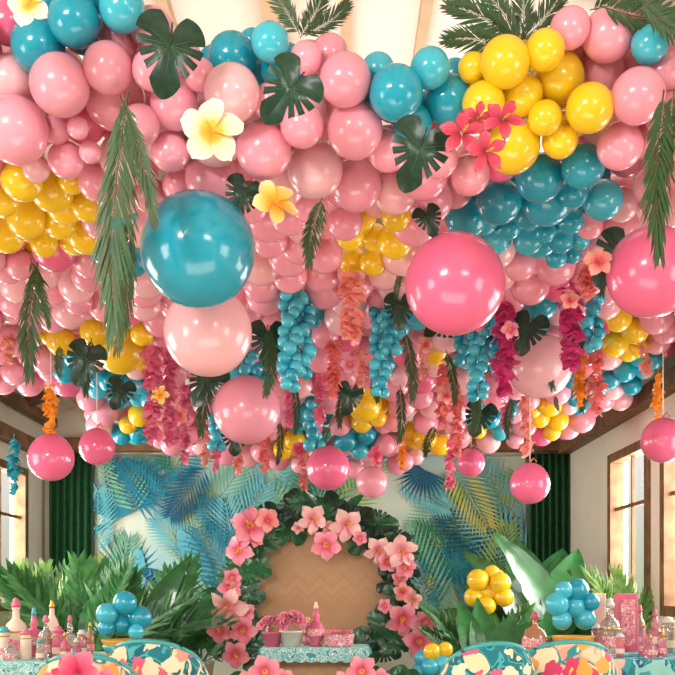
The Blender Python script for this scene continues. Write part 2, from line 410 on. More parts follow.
hand=[(122,8,23,'sky'),(74,20,26,'teal'),(38,46,27,'teal'),(95,-12,24,'teal'),(40,5,20,'teal'),(8,22,22,'rose'),(60,85,30,'pink'),(15,130,33,'pink'),(108,68,25,'pink'),(152,30,22,'pink'),(10,80,24,'blush'),(118,38,20,'pink'),
(56,130,14,'pink'),(78,128,11,'pink'),(90,152,11,'pink'),(66,160,18,'pink'),(36,168,14,'blush'),(97,182,19,'pink'),(152,70,20,'pink'),(175,104,25,'pink'),(232,93,28,'blush'),(212,178,27,'pink'),(170,152,19,'pink'),(140,125,20,'pink'),(180,185,18,'pink'),(150,195,18,'pink'),
(232,57,24,'teal'),(270,42,19,'sky'),(284,68,24,'teal'),(256,72,20,'sky'),(214,62,16,'teal'),(252,42,13,'teal'),(200,75,16,'pink'),
(264,150,28,'pink'),(315,170,28,'blush'),(355,130,28,'pink'),(345,80,26,'pink'),(330,54,19,'pink'),(302,125,22,'pink'),(356,185,26,'pink'),(270,102,18,'pink'),(388,150,21,'pink'),(395,192,22,'blush'),(430,200,23,'pink'),(345,222,18,'pink'),(306,58,16,'pink'),
(396,93,27,'teal'),(430,68,20,'sky'),(448,100,25,'teal'),(412,124,20,'teal'),(378,70,17,'sky'),(370,95,17,'teal'),(455,75,16,'teal'),
(505,62,25,'yellow'),(545,50,20,'yellow'),(473,68,15,'yellow'),(483,100,25,'yellow'),(522,95,21,'yellow'),(558,78,26,'yellow'),(590,108,24,'yellow'),(545,118,17,'yellow'),(560,140,18,'yellow'),(513,146,27,'yellow'),(575,122,15,'yellow'),(535,75,17,'yellow'),
(570,28,20,'pink'),(608,35,26,'pink'),(638,96,27,'pink'),(600,70,24,'pink'),(664,72,20,'pink'),(620,146,23,'pink'),(650,44,19,'sky'),(672,38,18,'pink'),(635,62,18,'pink'),(648,140,18,'pink'),(645,20,16,'pink'),(588,48,16,'pink'),
(540,178,24,'teal'),(499,201,23,'teal'),(583,166,22,'teal'),(603,200,20,'sky'),(466,218,21,'teal'),(530,215,14,'teal'),(574,193,15,'teal'),(552,212,13,'teal'),(571,221,13,'teal'),(561,240,13,'teal'),(580,240,10,'sky'),(545,232,11,'teal'),(556,257,11,'teal'),(572,254,10,'teal'),(528,240,15,'sky'),(508,227,13,'teal'),(470,175,20,'pink'),(440,160,18,'pink'),(455,190,18,'pink'),(620,225,18,'pink'),(590,225,14,'pink'),
(22,180,21,'yellow'),(52,190,22,'yellow'),(26,218,20,'yellow'),(86,234,20,'yellow'),(60,222,17,'yellow'),(6,235,18,'yellow'),(3,200,16,'yellow'),(44,243,14,'yellow'),(88,205,17,'yellow'),(72,180,14,'yellow'),
(110,247,21,'teal'),(133,262,15,'teal'),(120,215,17,'teal'),
(360,215,17,'yellow'),(395,241,18,'yellow'),(375,238,14,'yellow'),(350,236,14,'yellow'),(373,262,14,'yellow'),(352,260,14,'yellow'),(396,216,15,'yellow'),
(250,205,18,'pink'),(290,215,20,'pink'),(310,205,18,'pink'),(270,240,18,'pink'),(300,245,19,'pink'),(325,255,18,'pink'),(265,295,20,'pink'),(290,275,18,'pink'),(325,290,19,'pink'),(425,250,18,'pink'),(530,285,20,'pink'),(520,265,16,'pink'),(590,275,20,'pink'),(600,250,18,'pink'),
(120,350,24,'yellow'),(95,332,15,'yellow'),(61,341,15,'yellow'),(142,334,12,'yellow'),(15,300,18,'pink'),(50,290,17,'pink'),(78,300,15,'pink'),(88,275,17,'pink'),(20,265,15,'pink'),(105,305,17,'pink'),(145,305,16,'blush'),(45,360,14,'pink'),(15,340,17,'pink'),(75,355,13,'teal'),
(540,305,17,'teal'),(520,318,12,'teal'),(365,405,17,'yellow'),(350,402,11,'yellow'),(380,402,11,'yellow'),(362,422,11,'yellow'),(378,418,9,'yellow'),
(618,318,14,'yellow'),(635,330,14,'yellow'),(615,343,14,'yellow'),(640,348,10,'yellow'),(625,370,12,'teal'),(645,368,11,'sky'),(632,385,10,'teal'),(612,378,10,'teal'),(655,360,9,'teal'),(600,385,10,'sky'),
(550,405,12,'yellow'),(540,418,10,'yellow'),(558,420,11,'yellow'),(552,432,9,'yellow'),(140,415,12,'yellow'),(128,425,9,'yellow'),(138,432,10,'teal'),(122,436,9,'teal'),
(425,438,12,'yellow'),(440,445,11,'yellow'),(295,440,11,'yellow'),(283,450,10,'yellow'),(312,422,11,'teal'),(300,412,11,'teal'),(322,435,9,'sky'),
(320,358,15,'pink'),(345,375,13,'pink'),(420,395,14,'pink'),(400,375,12,'blush'),(300,385,13,'blush'),(330,400,14,'pink'),(325,335,14,'pink'),(415,340,14,'pink'),(435,365,12,'blush'),(470,345,12,'pink'),(235,372,12,'sky'),(252,366,12,'teal'),(262,378,9,'teal'),(395,420,12,'pink'),(410,432,11,'yellow'),(345,440,12,'teal'),(360,450,9,'sky'),(385,445,11,'pink'),(340,425,11,'pink'),(318,452,10,'pink'),(270,430,11,'pink'),(455,425,11,'pink'),(478,430,9,'yellow'),(490,418,11,'teal'),(500,432,9,'sky'),(515,440,9,'pink'),(190,435,11,'pink'),(110,380,12,'teal'),(130,385,12,'sky'),(118,400,10,'teal'),(150,400,10,'sky'),(100,360,10,'pink'),(585,385,11,'pink'),(530,400,10,'pink'),(405,462,9,'pink'),(300,465,9,'pink'),(355,470,9,'pink')]
for a in hand: todo.append(put(*a))
TOP=[(-60,-5),(0,-5),(60,0),(140,20),(165,15),(200,60),(230,48),(300,50),(340,55),(400,65),(450,75),(480,60),(540,45),(570,25),(610,20),(675,25),(740,25)]
BOT=[(-60,392),(0,390),(40,395),(85,395),(100,440),(150,448),(200,458),(260,468),(330,480),(380,480),(430,462),(480,450),(560,446),(600,412),(640,402),(660,390),(680,360),(740,320)]
zones=[('teal',110,245,24,20),('teal',125,385,36,18),('teal',245,370,26,15),('teal',540,305,22,15),('teal',485,345,28,28),('teal',590,322,20,22),('teal',635,370,28,18),('teal',580,388,18,18),('teal',312,420,22,16),('teal',400,320,20,20),('teal',130,435,18,10),('teal',355,440,22,10),('teal',488,412,22,12),('teal',75,372,15,12),('teal',295,325,20,30),('teal',383,340,14,26),
('yellow',50,210,50,35),('yellow',120,345,28,22),('yellow',62,340,15,12),('yellow',365,405,22,20),('yellow',372,238,35,32),('yellow',625,330,22,25),('yellow',550,412,18,20),('yellow',430,442,20,13),('yellow',295,442,18,13),('yellow',140,415,14,12),('yellow',438,350,12,12),('yellow',480,434,14,7),('yellow',530,90,50,55),('teal',540,205,70,45),('teal',415,95,45,35),('teal',250,60,40,22),('teal',70,25,60,30)]
def zc(px,py):
    for c,x,y,a,b in zones:
        if ((px-x)/a)**2+((py-y)/b)**2<1: return c if c=='yellow' else random.choice(['teal','teal','sky'])
    return random.choices(['pink','blush','rose'],[6,3.5,0.8])[0]
def hidden(px,py,rp,d):
    for q in placed:
        if q[5]<d+0.1:
            dd=math.hypot(px-q[2],py-q[3])
            if dd+rp*0.3<q[4]+rp*0.1: return True
    return False
LIM=470
for rw0,rw1,N in ((0.12,0.145,7000),(0.09,0.115,9000),(0.07,0.09,7000)):
    for _ in range(N):
        if len(placed)>=LIM: break
        px=R(-30,705); py=R(0,485)
        if random.random()<0.35: py=R(280,485)
        if py<interp(TOP,px)+8 or py>interp(BOT,px)-8: continue
        d=depth(py)+R(-0.02,0.12); rw=R(rw0,rw1)
        c=zc(px,py)
        if c in('teal','sky','yellow') and py>300: rw*=0.82
        rp=rw*F/d; p=P(px,py,d)
        if abs(p.x)>2.9 and p.x>0: continue
        if hidden(px,py,rp,d) or not fits(p,rw,0.88): continue
        placed.append((p,rw,px,py,rp,d))
        todo.append((p,rw,c,f'{cname[c]} latex balloon packed in the hanging canopy',False,rp))
todo.sort(key=lambda t:-t[5])
V=[];FF=[];FM=[]; keys=list(BM)
SV,SF=lathe([(math.sin(math.pi*i/10),math.cos(math.pi*i/10)) for i in range(11)],14)
SV2,SF2=lathe([(math.sin(math.pi*i/16),math.cos(math.pi*i/16)) for i in range(17)],26)
for i,(p,r,c,lab,big,rp) in enumerate(todo):
    if i<284: balloon(p,r,c,lab,'balloons in the canopy',big)
    else:
        k=len(V); V+=[p+Vector(q)*r for q in SV2]; FF+=[tuple(a+k for a in t) for t in SF2]; FM+=[keys.index(c)]*len(SF2)
print('balloons',len(todo))
back=[]
for _ in range(9000):
    px=R(-40,715); py=R(0,480)
    if py<interp(TOP,px)+12 or py>interp(BOT,px)-10: continue
    d=depth(py)+R(0.08,0.32); p=P(px,py,d); r=R(0.10,0.13)
    if abs(p.x)>2.9 or any((p-b).length<0.20 for b in back) : continue
    if not fits(p,r,0.86): continue
    back.append(p); c=zc(px,py); k=len(V)
    V+=[p+Vector(q)*r for q in SV]; FF+=[tuple(i+k for i in t) for t in SF]; FM+=[keys.index(c)]*len(SF)
    if len(back)>=560: break
print('backing',len(back))
me=mesh('balloon_cluster_mesh',V,FF,[BM[k] for k in keys],FM)
o=obj('balloon_cluster',me); tag(o,'dense mass of small pink, turquoise and yellow balloons filling the canopy','balloons'); o['kind']='stuff'
for px,py,rp,c,d,ztop in [(51,458,23,'rose',4.6,3.3),(97,447,18,'rose',5.0,3.3),(530,484,20,'rose',4.6,3.4),(471,463,14,'rose',5.6,3.4),(663,441,22,'rose',4.4,3.3)]:
    p=P(px,py,d); r=rp*d/F
    o=balloon(p,r,c,'deep pink round balloon hanging alone on a thin string','balloons hanging on strings',True,Matrix.Rotation(math.pi,4,'X'),name='hanging_balloon')
    v,f=tube([(p.x,p.y,p.z+r*1.12),(p.x,p.y,ztop)],0.004,5); s=obj('string',mesh('string',v,f,M['string']),None,o)
    v,f=tube([(p.x,p.y,p.z+r*1.12),(p.x+0.03,p.y,p.z+r*1.3),(p.x+0.05,p.y-0.01,p.z+r*1.1)],0.007,5); s=obj('ribbon',mesh('ribbon',v,f,GM['coral']),None,o)
# ---------------------------------------------------------------- garlands
def garland_mesh(c,L,rad,seed):
    rg=random.Random(seed); v=[];f=[]; n=int(L*230)
    tv,tf=tube([(0,0,0.05),(0,0,-L)],0.004,4); v+=tv; f+=tf
    for i in range(n):
        z=-L*i/n
        if math.sin(z*26+seed)<-.7 and rg.random()<.5: continue
        a=rg.uniform(0,6.28); rr=rad*rg.uniform(0.6,1.35)*(0.8+0.2*math.sin(z*26+seed))*(0.5+0.5*min(1,(L+z)/0.10))
        out=Vector((math.cos(a),math.sin(a),rg.uniform(-0.9,0.4))); tan=Vector((-math.sin(a),math.cos(a),rg.uniform(-.7,.7)))
        b=Vector((0,0,z)); w=rad*rg.uniform(0.32,0.55); k=len(v)
        v+=[b,b+out*rr*0.55+tan*w,b+out*rr*0.6-tan*w,b+out*rr+tan*w*0.5+Vector((0,0,-0.012)),b+out*rr-tan*w*0.5+Vector((0,0,-0.015)),b+out*rr*0.6+Vector((0,0,0.012))]
        f+=[(k,k+1,k+5),(k,k+5,k+2),(k+1,k+3,k+5),(k+5,k+4,k+2),(k+5,k+3,k+4)]
    return mesh('garland_mesh',v,f,GM[c],smooth=False)
gl=[('hot',505,303,395,1.2),('hot',570,288,368,1.2),('pink',153,345,440,1.2),('pink',170,352,445,1.0),('salmon',350,275,340,1.2),('coral',443,362,425,.9),('coral',457,385,455,.9),('pink',184,385,462,.9),('coral',264,435,472,.8),('coral',333,340,395,.9),('pink',320,375,430,.8),('pink',377,445,490,.8),('orange',402,440,470,.8),('pink',450,440,488,.8),('salmon',526,395,455,1.0),('orange',580,352,405,.9),('coral',596,347,412,1),('salmon',425,330,375,.9),('pink',216,435,470,.8),('salmon',238,445,475,.8),('coral',304,458,490,.8),('salmon',8,335,362,1),('pink',480,300,330,.9),('pink',290,385,425,.8),('coral',590,255,300,1.0),('salmon',645,345,372,.9),('coral',342,458,482,.7),('pink',505,402,430,.8),('salmon',205,425,465,.8),('salmon',360,350,385,.8),
('orange',50,385,436,.9),('orange',658,374,418,.7),('teal',14,440,492,.8)]
for i,(c,px,y0,y1,s) in enumerate(gl):
    d=depth(y0)-0.2
    if c in('orange','teal') and y0>370 and (px<60 or px>640): d=4.6
    L=(y1-y0)/F*d
    o=obj('petal_garland',garland_mesh(c,L,0.075*s*(1.05 if y0<360 else 1),i),T(P(px,y0,d)))
    nm={'hot':'hot pink','pink':'pink','coral':'coral','salmon':'pale salmon','orange':'orange-yellow','teal':'teal'}[c]
    tag(o,f'{nm} silk petal garland dangling below the balloon canopy','flower garland','petal garlands under the canopy')
for px,y0,y1,rp in [(290,296,385,7),(303,300,372,7),(380,312,392,6.5),(391,305,350,6),(478,325,395,6.5),(593,300,345,7),(248,355,378,6),(315,405,445,6),(217,418,446,5.5),(465,335,360,7),(500,345,372,6)]:
    d=depth(y0)-0.18; p0=P(px,y0,d); L=(y1-y0)/F*d; rw=rp*d/F
    v,f=tube([(0,0,0.1),(0,0,-L)],0.004,5); st=obj('mini_balloon_strand',mesh('strand_string',v,f,M['string']),T(p0))
    tag(st,'dangling strand of small turquoise balloons tied in bunches','balloon garland','turquoise balloon strands')
    n=max(4,int(L/(rw*1.15)))
    for i in range(n):
        a=i*2.2+px; 
        for k in (0,1):
            aa=a+k*math.pi
            p=p0+Vector((math.cos(aa)*rw*0.95,math.sin(aa)*rw*0.95,-L*i/(n-1)))
            balloon(p,rw*R(.8,1.1),random.choice(['teal','sky','sky']),'', '',False,None,st,'mini_balloon')
# ---------------------------------------------------------------- foliage in the canopy
def frond(px0,py0,px1,py1,k,d=None,wide=1.0,lab='dark green palm frond hanging down from the balloon canopy',zz=None):
    a=P(px0,py0,d); b=P(px1,py1,d-0.02); L=(b-a).length
    o=obj('palm_frond',FR[k],orient(a,b-a,zz or (R(-.3,.3),-1,R(-.2,.2)),(L*wide,L,L*wide)))
    tag(o,lab,'palm leaf','palm fronds in the balloon canopy')
for a in [(128,92,122,325,0,2.5,.5),(120,95,146,220,1,2.44,.65),(130,210,112,345,1,2.6,.55),(38,262,34,372,0,3.7,.7),(30,258,44,325,1,3.7,.7),(322,198,314,262,0,2.85,.9),(270,325,262,392,1,4.3,.9),(405,330,408,398,1,4.4,.8),(400,385,396,440,1,5.2,.8),(664,90,668,250,0,2.4,.6),(674,90,650,195,1,2.42,.7),(214,370,204,432,0,5.0,.8),(446,350,452,402,1,4.6,.8),(512,398,510,436,0,5.3,.8),(295,385,292,432,1,5.2,.8),(92,338,88,392,0,4.6,.8),(612,238,606,292,0,3.3,.8),(475,368,470,430,1,5.0,.8),(345,385,342,425,0,5.2,.8),(375,370,380,400,0,5.2,1),(555,395,560,410,0,5.3,1),(280,420,275,462,1,5.6,.8),(395,300,405,270,1,3.8,1),(240,190,235,215,0,2.8,1.2),(545,330,555,385,0,4.4,.7),(330,425,318,460,0,5.7,.9),(60,345,62,375,0,4.7,1),(435,425,428,455,0,5.7,1),(590,375,585,410,0,5.2,1)]:
    frond(*a[:5],d=a[5],wide=a[6])
UP='long green palm frond sticking out above the balloon canopy'
for a in [(300,35,262,-10,5,2.7),(300,38,320,-15,5,2.72),(305,36,345,0,5,2.72),(520,45,448,12,5,2.62),(520,45,470,-12,5,2.62),(520,45,515,-20,5,2.64),(520,42,560,-15,5,2.6),(515,50,448,46,5,2.6),(590,10,650,-22,5,2.6),(600,6,690,8,5,2.5),(640,0,700,34,5,2.45),(45,40,60,-20,5,2.6)]:
    frond(*a[:5],d=a[5],wide=.9,lab=UP,zz=(R(-.2,.2),-0.9,-0.5))
for px,py,rp,ang,d in [(170,57,43,262,2.36),(291,97,37,230,2.36),(420,158,38,250,2.38),(243,200,24,250,2.75),(618,262,32,235,3.05),(528,335,24,250,4.2),(207,386,26,240,4.7),(268,345,25,270,4.3),(85,365,25,250,4.5),(480,420,20,250,5.2),(400,312,20,270,4.1),(350,400,18,260,5.1),(445,330,20,200,4.4),(428,222,18,290,3.0),(120,395,18,250,5.0),(575,350,18,250,4.6),(235,440,18,270,5.4)]:
    a=math.radians(ang); 
    o=obj('monstera_leaf',MON,orient(P(px,py-rp*.25,d),(math.cos(a),R(-.1,.1),math.sin(a)),(R(-.4,.4),-1,R(-.1,.35)),rp*d/F))
    tag(o,'glossy dark green split monstera leaf tucked among the balloons','leaf','monstera leaves in the canopy')
flower('plumeria_flower',PLUM,P(212,132,2.3),33*2.3/F,'large white plumeria bloom with a yellow heart on pink balloons',up=1.7,z=(0.1,-1,-0.1),group='plumeria blooms in the canopy')
flower('plumeria_flower',PLUMY,P(275,203,2.7),25*2.7/F,'pale yellow plumeria bloom tucked between pink balloons',up=2.3,z=(0.4,-1,0.3),group='plumeria blooms in the canopy')
flower('plumeria_flower',PLUM,P(30,4,2.28),24*2.28/F,'white and yellow plumeria bloom resting on turquoise balloons',up=0.7,group='plumeria blooms in the canopy')
for x,y,r in [(462,134,25),(503,120,23),(486,152,22),(478,118,17)]:
    flower('hibiscus_flower',HIBR,P(x,y,2.33+R(-.03,.04)),r*2.33/F,'deep pink hibiscus bloom beside yellow balloons',st=True,group='hibiscus blooms in the canopy')
for x,y,r,d in [(598,262,15,3.1),(350,325,11,4.2),(350,365,10,4.6),(570,300,10,3.8),(445,395,10,4.9),(510,330,10,4.1),(160,395,10,4.9),(180,415,10,5.2),(330,380,9,5.0),(300,450,9,5.9),(375,455,9,6),(600,330,10,4.5),(425,345,9,4.6)]:
    flower('hibiscus_flower',random.choice([HIB,HIB,PFL,PFC,PLUMY]),P(x,y,d-.15),r*d/F,'small tropical silk bloom hanging among the garlands',st=True,group='small blooms under the canopy')
# ---------------------------------------------------------------- room
XL,XR,YB,YF=-4.0,3.15,8.0*K,-1.5
struct(box('floor',XL-.2,XR+.2,YF,YB+.2,-0.1,0,M['floor']),'tan stone floor of the party room')
struct(box('wall_back',XL-.2,XR+.2,YB,YB+.2,0,5.0,M['cream']),'cream plaster wall behind the palm mural')
def sidewall(name,x,sgn,wins):
    x0,x1=(x-.2,x) if sgn<0 else (x,x+.2)
    z0,z1=1.05,2.85; parts=[boxvf(x0,x1,YF,YB,0,z0),boxvf(x0,x1,YF,YB,z1,3.6)]
    y=YF
    wins=[(a*K,b*K) for a,b in wins]
    for a,b in wins: parts.append(boxvf(x0,x1,y,a,z0,z1)); y=b
    parts.append(boxvf(x0,x1,y,YB,z0,z1))
    v,f=merge(parts); struct(obj(name,mesh(name,v,f,M['cream'],smooth=False)),'cream plaster side wall with tall windows')
    for i,(a,b) in enumerate(wins):
        fw=0.10; q0,q1=(x-.12,x+.03) if sgn<0 else (x-.03,x+.12)
        v,f=merge([boxvf(q0,q1,a-fw*.3,a+fw,z0,z1),boxvf(q0,q1,b-fw,b+fw*.3,z0,z1),boxvf(q0,q1,a+fw,b-fw,z0,z0+fw),boxvf(q0,q1,a+fw,b-fw,z1-fw,z1),boxvf(q0+.06,q1-.06,(a+b)/2-.02,(a+b)/2+.02,z0+fw,z1-fw),boxvf(q0+.06,q1-.06,a+fw,b-fw,2.2,2.24)])
        o=obj('window_%d'%(i+1+(0 if sgn<0 else 10)),mesh('window',v,f,M['wood'],smooth=False)); struct(o,'wood-framed tall window letting in daylight')
        v,f=boxvf(x+sgn*.05,x+sgn*.06,a+fw,b-fw,z0+fw,z1-fw); g=obj('pane',mesh('pane',v,f,M['glass'],smooth=False),None,o)
sidewall('wall_left',XL,-1,[(0.5,2.3),(3.0,4.8),(5.2,6.2),(6.5,7.5)])  # nearer windows, out of view, are added to bring in more light
sidewall('wall_right',XR,1,[(0.5,2.3),(2.9,4.3),(4.7,5.65),(5.9,6.75)])  # nearest windows lie out of view, added for extra side light
XM=-0.4; ZR=4.95
v=[(XL-.3,YF,3.55),(XM,YF,ZR),(XR+.3,YF,3.55),(XL-.3,YB+.2,3.55),(XM,YB+.2,ZR),(XR+.3,YB+.2,3.55)]
v2=[(a,b,c+.12) for a,b,c in v]
f=[(0,1,4,3),(1,2,5,4),(6,9,10,7),(7,10,11,8),(0,6,7,1),(1,7,8,2),(3,4,10,9),(4,5,11,10),(0,3,9,6),(2,8,11,5)]
struct(obj('ceiling',mesh('ceiling',v+v2,f,M['ceil'],smooth=False)),'cream pitched ceiling above the balloons')
n=0
def beam(a,b,w,h,m,lab='brown timber ceiling beam'):
    global n; n+=1
    a=Vector(a); b=Vector(b); L=(b-a).length; v,f=boxvf(-w/2,w/2,0,L,-h/2,h/2)
    struct(obj('trim_%d'%n,mesh('beam',v,f,m,smooth=False),orient(a,b-a,(0,0.01,1) if abs((b-a).normalized().z)<.9 else (0,-1,0))),lab)
beam((XR-.08,YF,3.22),(XR-.08,YB,3.22),.16,.16,M['wood']); beam((XR-.1,YF,3.58),(XR-.1,YB,3.58),.14,.12,M['wood'])
beam((XL+.08,YF,3.15),(XL+.08,YB,3.15),.16,.16,M['wood']); beam((XL+.1,YF,3.58),(XL+.1,YB,3.58),.14,.12,M['wood'])
beam((XR-.75,YF,3.72),(XR-.75,YB,3.72),.12,.14,M['wood']); beam((XL+.75,YF,3.72),(XL+.75,YB,3.72),.12,.14,M['wood'])
beam((XL,YB-.09,3.27),(XR,YB-.09,3.27),.16,.18,M['wood'])
beam((XR-.12,YB-.1,3.2),(XR-.12,YB-.1,3.75),.14,.14,M['wood'])
for yy in (5.0*K,6.2*K,7.3*K):
    beam((XR,yy,3.60),(XM,yy,ZR-.08),.1,.12,M['wood']); beam((XL,yy,3.60),(XM,yy,ZR-.08),.1,.12,M['wood'])
beam((XM,YF,ZR-.1),(XM,YB,ZR-.1),.12,.12,M['wood_l'])
beam((0.05,YF,4.75),(0.05,YB,4.75),.06,.08,M['wood_l']); beam((0.5,YF,4.6),(0.5,YB,4.6),.06,.08,M['wood_l'])
beam((-1.0,YF,4.68),(-1.0,YB,4.68),.06,.08,M['wood_l']); beam((-1.25,YF,4.56),(-1.25,YB,4.56),.08,.1,M['wood'])
def curtain(x0,x1,y,z0,z1):
    v=[];f=[];N=90
    for k in range(5):
        z=z0+(z1-z0)*k/4
        for i in range(N+1):
            t=i/N; v.append((x0+(x1-x0)*t,y-0.05*math.sin(t*38)*(1 if k<4 else .6),z))
    for k in range(4):
        for i in range(N): a=k*(N+1)+i; f.append((a,a+1,a+N+2,a+N+1))
    c=Vector(((x0+x1)/2,y,z0)); v=[Vector(p)-c for p in v]
    o=obj('curtain',mesh('curtain',v,f,M['curtain']),T(c)); s=o.modifiers.new('s','SOLIDIFY'); s.thickness=0.01
    tag(o,'dark green pleated floor-length curtain beside the palm mural','curtain','green curtains'); return o
curtain(-3.90,-3.32,YB-.15,0.02,3.15); curtain(2.58,3.12,YB-.15,0.02,3.15)
# mural
X0,X1,Z0,Z1=-3.3,2.56,0.02,3.12; yy=YB-.07
mats=[mat('mural_ground','E4E8D4',0.9,scale=1.0,hex2='A8D2D2'),mat('mural_teal','1A7A98',0.9,scale=4,hex2='2A90A8'),mat('mural_navy','124A6C',0.9,scale=4,hex2='1C6484'),mat('mural_sage','8CC09A',0.9,scale=4,hex2='68AC90'),mat('mural_gold','D6CC78',0.9,scale=4,hex2='B8C468'),mat('mural_aqua','5AB4C4',0.9,scale=4,hex2='84CAD0'),mat('mural_green','24785C',0.9,scale=4,hex2='3A8A5C'),mat('mural_cream','ECE8CE',0.9,scale=4),mat('mural_lime','9CBE62',0.9,scale=4)]
V=[(X0,yy,Z0),(X1,yy,Z0),(X1,yy,Z1),(X0,yy,Z1),(X0,yy+.04,Z0),(X1,yy+.04,Z0),(X1,yy+.04,Z1),(X0,yy+.04,Z1)]
FF=[(0,1,2,3),(0,4,5,1),(3,2,6,7),(0,3,7,4),(1,5,6,2),(4,7,6,5)]; FM=[0]*6
rg=random.Random(5)
def addpoly(pts,mi,y):
    if any(p[0]<X0 or p[0]>X1 or p[1]<Z0 or p[1]>Z1 for p in pts):
        if sum(p[0]<X0 or p[0]>X1 or p[1]<Z0 or p[1]>Z1 for p in pts)*2>len(pts): return
    k=len(V)
    for p in pts: V.append((min(max(p[0],X0),X1),y,min(max(p[1],Z0),Z1)))
    FF.append(tuple(range(k,k+len(pts)))); FM.append(mi)
NL=86
for i in range(NL):
    cx=X0-.2+(X1-X0+.4)*((i*0.381966+.1)%1); cz=Z0+.7+(Z1-Z0-.7)*((i*0.7549+.3)%1)
    y=yy-0.002-0.0012*i; ang=rg.uniform(0.3,2.85) if rg.random()<.7 else rg.uniform(3.4,6); L=rg.uniform(0.8,1.25)
    if i<34: mi=rg.choice([5,3,5,3,8,5,4])
    else: mi=[1,6,2,5,1,2,3,1,8,2,6,5,1,4][i%14]
    kind=rg.random()
    dx,dz=math.cos(ang),math.sin(ang)
    if kind<.6:
        N=15
        for k in range(N):
            t=.06+.94*k/N; bx,bz=cx+dx*L*t,cz+dz*L*t; ll=L*.46*math.sin(math.pi*(.18+.76*t))**.7
            for s in(-1,1):
                a=ang+s*(1.0-.5*t); ex,ez=bx+math.cos(a)*ll,bz+math.sin(a)*ll; w=.019
                mx_,mz_=bx*.55+ex*.45,bz*.55+ez*.45; nx,nz=-math.sin(a)*w,math.cos(a)*w
                addpoly([(bx,bz),(mx_-nx,mz_-nz),(ex,ez),(mx_+nx,mz_+nz)],mi,y)
        addpoly([(cx,cz),(cx-dz*.01+dx*L,cz+dx*.01+dz*L),(cx+dz*.01+dx*L,cz-dx*.01+dz*L)],mi,y)
    elif kind<.9:
        N=19
        if mi in(4,8): mi=1
        for k in range(N):
            a=ang+(-1.6+3.2*k/(N-1)); ll=L*.62*(1-.18*abs(k/(N-1)*2-1)**2)*(1 if k%2 else .93); w=.022*L
            ex,ez=cx+math.cos(a)*ll,cz+math.sin(a)*ll; mx_,mz_=cx+math.cos(a)*ll*.5,cz+math.sin(a)*ll*.5; nx,nz=-math.sin(a)*w,math.cos(a)*w
            addpoly([(cx,cz),(mx_-nx,mz_-nz),(ex,ez),(mx_+nx,mz_+nz)],mi,y)
    else:
        pts=[]
        for k in range(24):
            t=2*math.pi*k/24; u=(1-math.cos(t))/2; w=.11*L*math.sin(t)
            pts.append((cx+dx*L*.7*u-dz*w,cz+dz*L*.7*u+dx*w))
        addpoly(pts,mi,y)
        vm={1:5,2:5,3:6,5:1,6:8,7:3,4:6,8:6}[mi]
        for k in range(8):
            u=.12+.095*k; bx,bz=cx+dx*L*.7*u,cz+dz*L*.7*u; q=math.sqrt(max(0,1-(2*u-1)**2))*.11*L
            for s in(-1,1):
                a=ang+s*.9; ex,ez=bx+math.cos(a)*q,bz+math.sin(a)*q
                addpoly([(bx,bz),(ex,ez),(bx+dx*.018,bz+dz*.018)],vm,y-.0006)
o=obj('palm_mural',mesh('palm_mural',V,FF,mats,FM,smooth=False)); tag(o,'large mural panel printed with teal, navy and gold palm leaves','wall mural')
# ---------------------------------------------------------------- flower arch
AD=6.5
AC=Vector((X(320,AD),AD*K,1.27)); RA=0.90
f=[]; N=64; tv=[]
for i in range(N):
    a=2*math.pi*i/N
    for j in range(8):
        b=2*math.pi*j/8; rr=RA+.035*math.cos(b); tv.append((rr*math.cos(a),.035*math.sin(b),rr*math.sin(a)))
for i in range(N):
    for j in range(8): f.append((i*8+j,((i+1)%N)*8+j,((i+1)%N)*8+(j+1)%8,i*8+(j+1)%8))
arch=obj('flower_arch',mesh('arch_ring',tv,f,M['wood']),T(AC)); tag(arch,'round wooden arch covered in monstera leaves and pink flowers','flower arch')
N=72
vv=[(0,y,0) for y in(-.02,.02)]
for y in(-.02,.02):
    for i in range(N): a=2*math.pi*i/N; vv.append(((RA-.12)*math.cos(a),y,(RA-.12)*math.sin(a)))
ff=[]
for i in range(N):
    j=(i+1)%N; ff+=[(0,2+i,2+j),(1,2+N+j,2+N+i),(2+i,2+N+i,2+N+j,2+j)]
bk=obj('backboard',mesh('backboard',vv,ff,M['herr'],smooth=False),T(AC+Vector((0,.07,0))),arch)
box('arch_foot',AC.x-.5,AC.x+.5,AC.y-.2,AC.y+.25,0,.08,M['wood'],arch,.01); box('arch_post',AC.x-.04,AC.x+.04,AC.y+.04,AC.y+.12,.08,.5,M['wood'],arch)
for i in range(98):
    a=2*math.pi*i/98+R(-.05,.05); rr=RA+R(-.17,.12); p=AC+Vector((rr*math.cos(a),-.06-R(0,.14),rr*math.sin(a)))
    if p.z<.15: continue
    o_=a+random.choice([-1,1])*R(.2,1.5)
    big=i%4!=0
    obj('leaf',random.choice([MON,MONA,MONA]) if big else BLA,orient(p,(math.cos(o_),-.15,math.sin(o_)),(R(-.5,.5),-1,R(-.2,.5)),R(.15,.24) if big else .34),arch)
for x,y,r in [(250,526,20),(267,520,13),(240,550,16),(312,519,16),(346,525,18),(326,545,16),(333,530,11),(377,550,15),(401,552,18),(388,562,11),(400,578,9),(232,577,10),(229,606,21),(243,630,15),(230,588,13),(403,592,10),(402,619,18),(385,606,8),(419,642,17),(236,654,15),(425,622,13),(220,630,14),(405,567,12),(412,600,11),(245,612,11),(360,538,8),(298,528,7),(256,540,8)]:
    flower('flower',random.choice([PFL,PFL,PFC,PFP]),P(x,y,6.36+R(-.05,.02)),r*1.05*6.3/F,'',parent=arch,st=True)
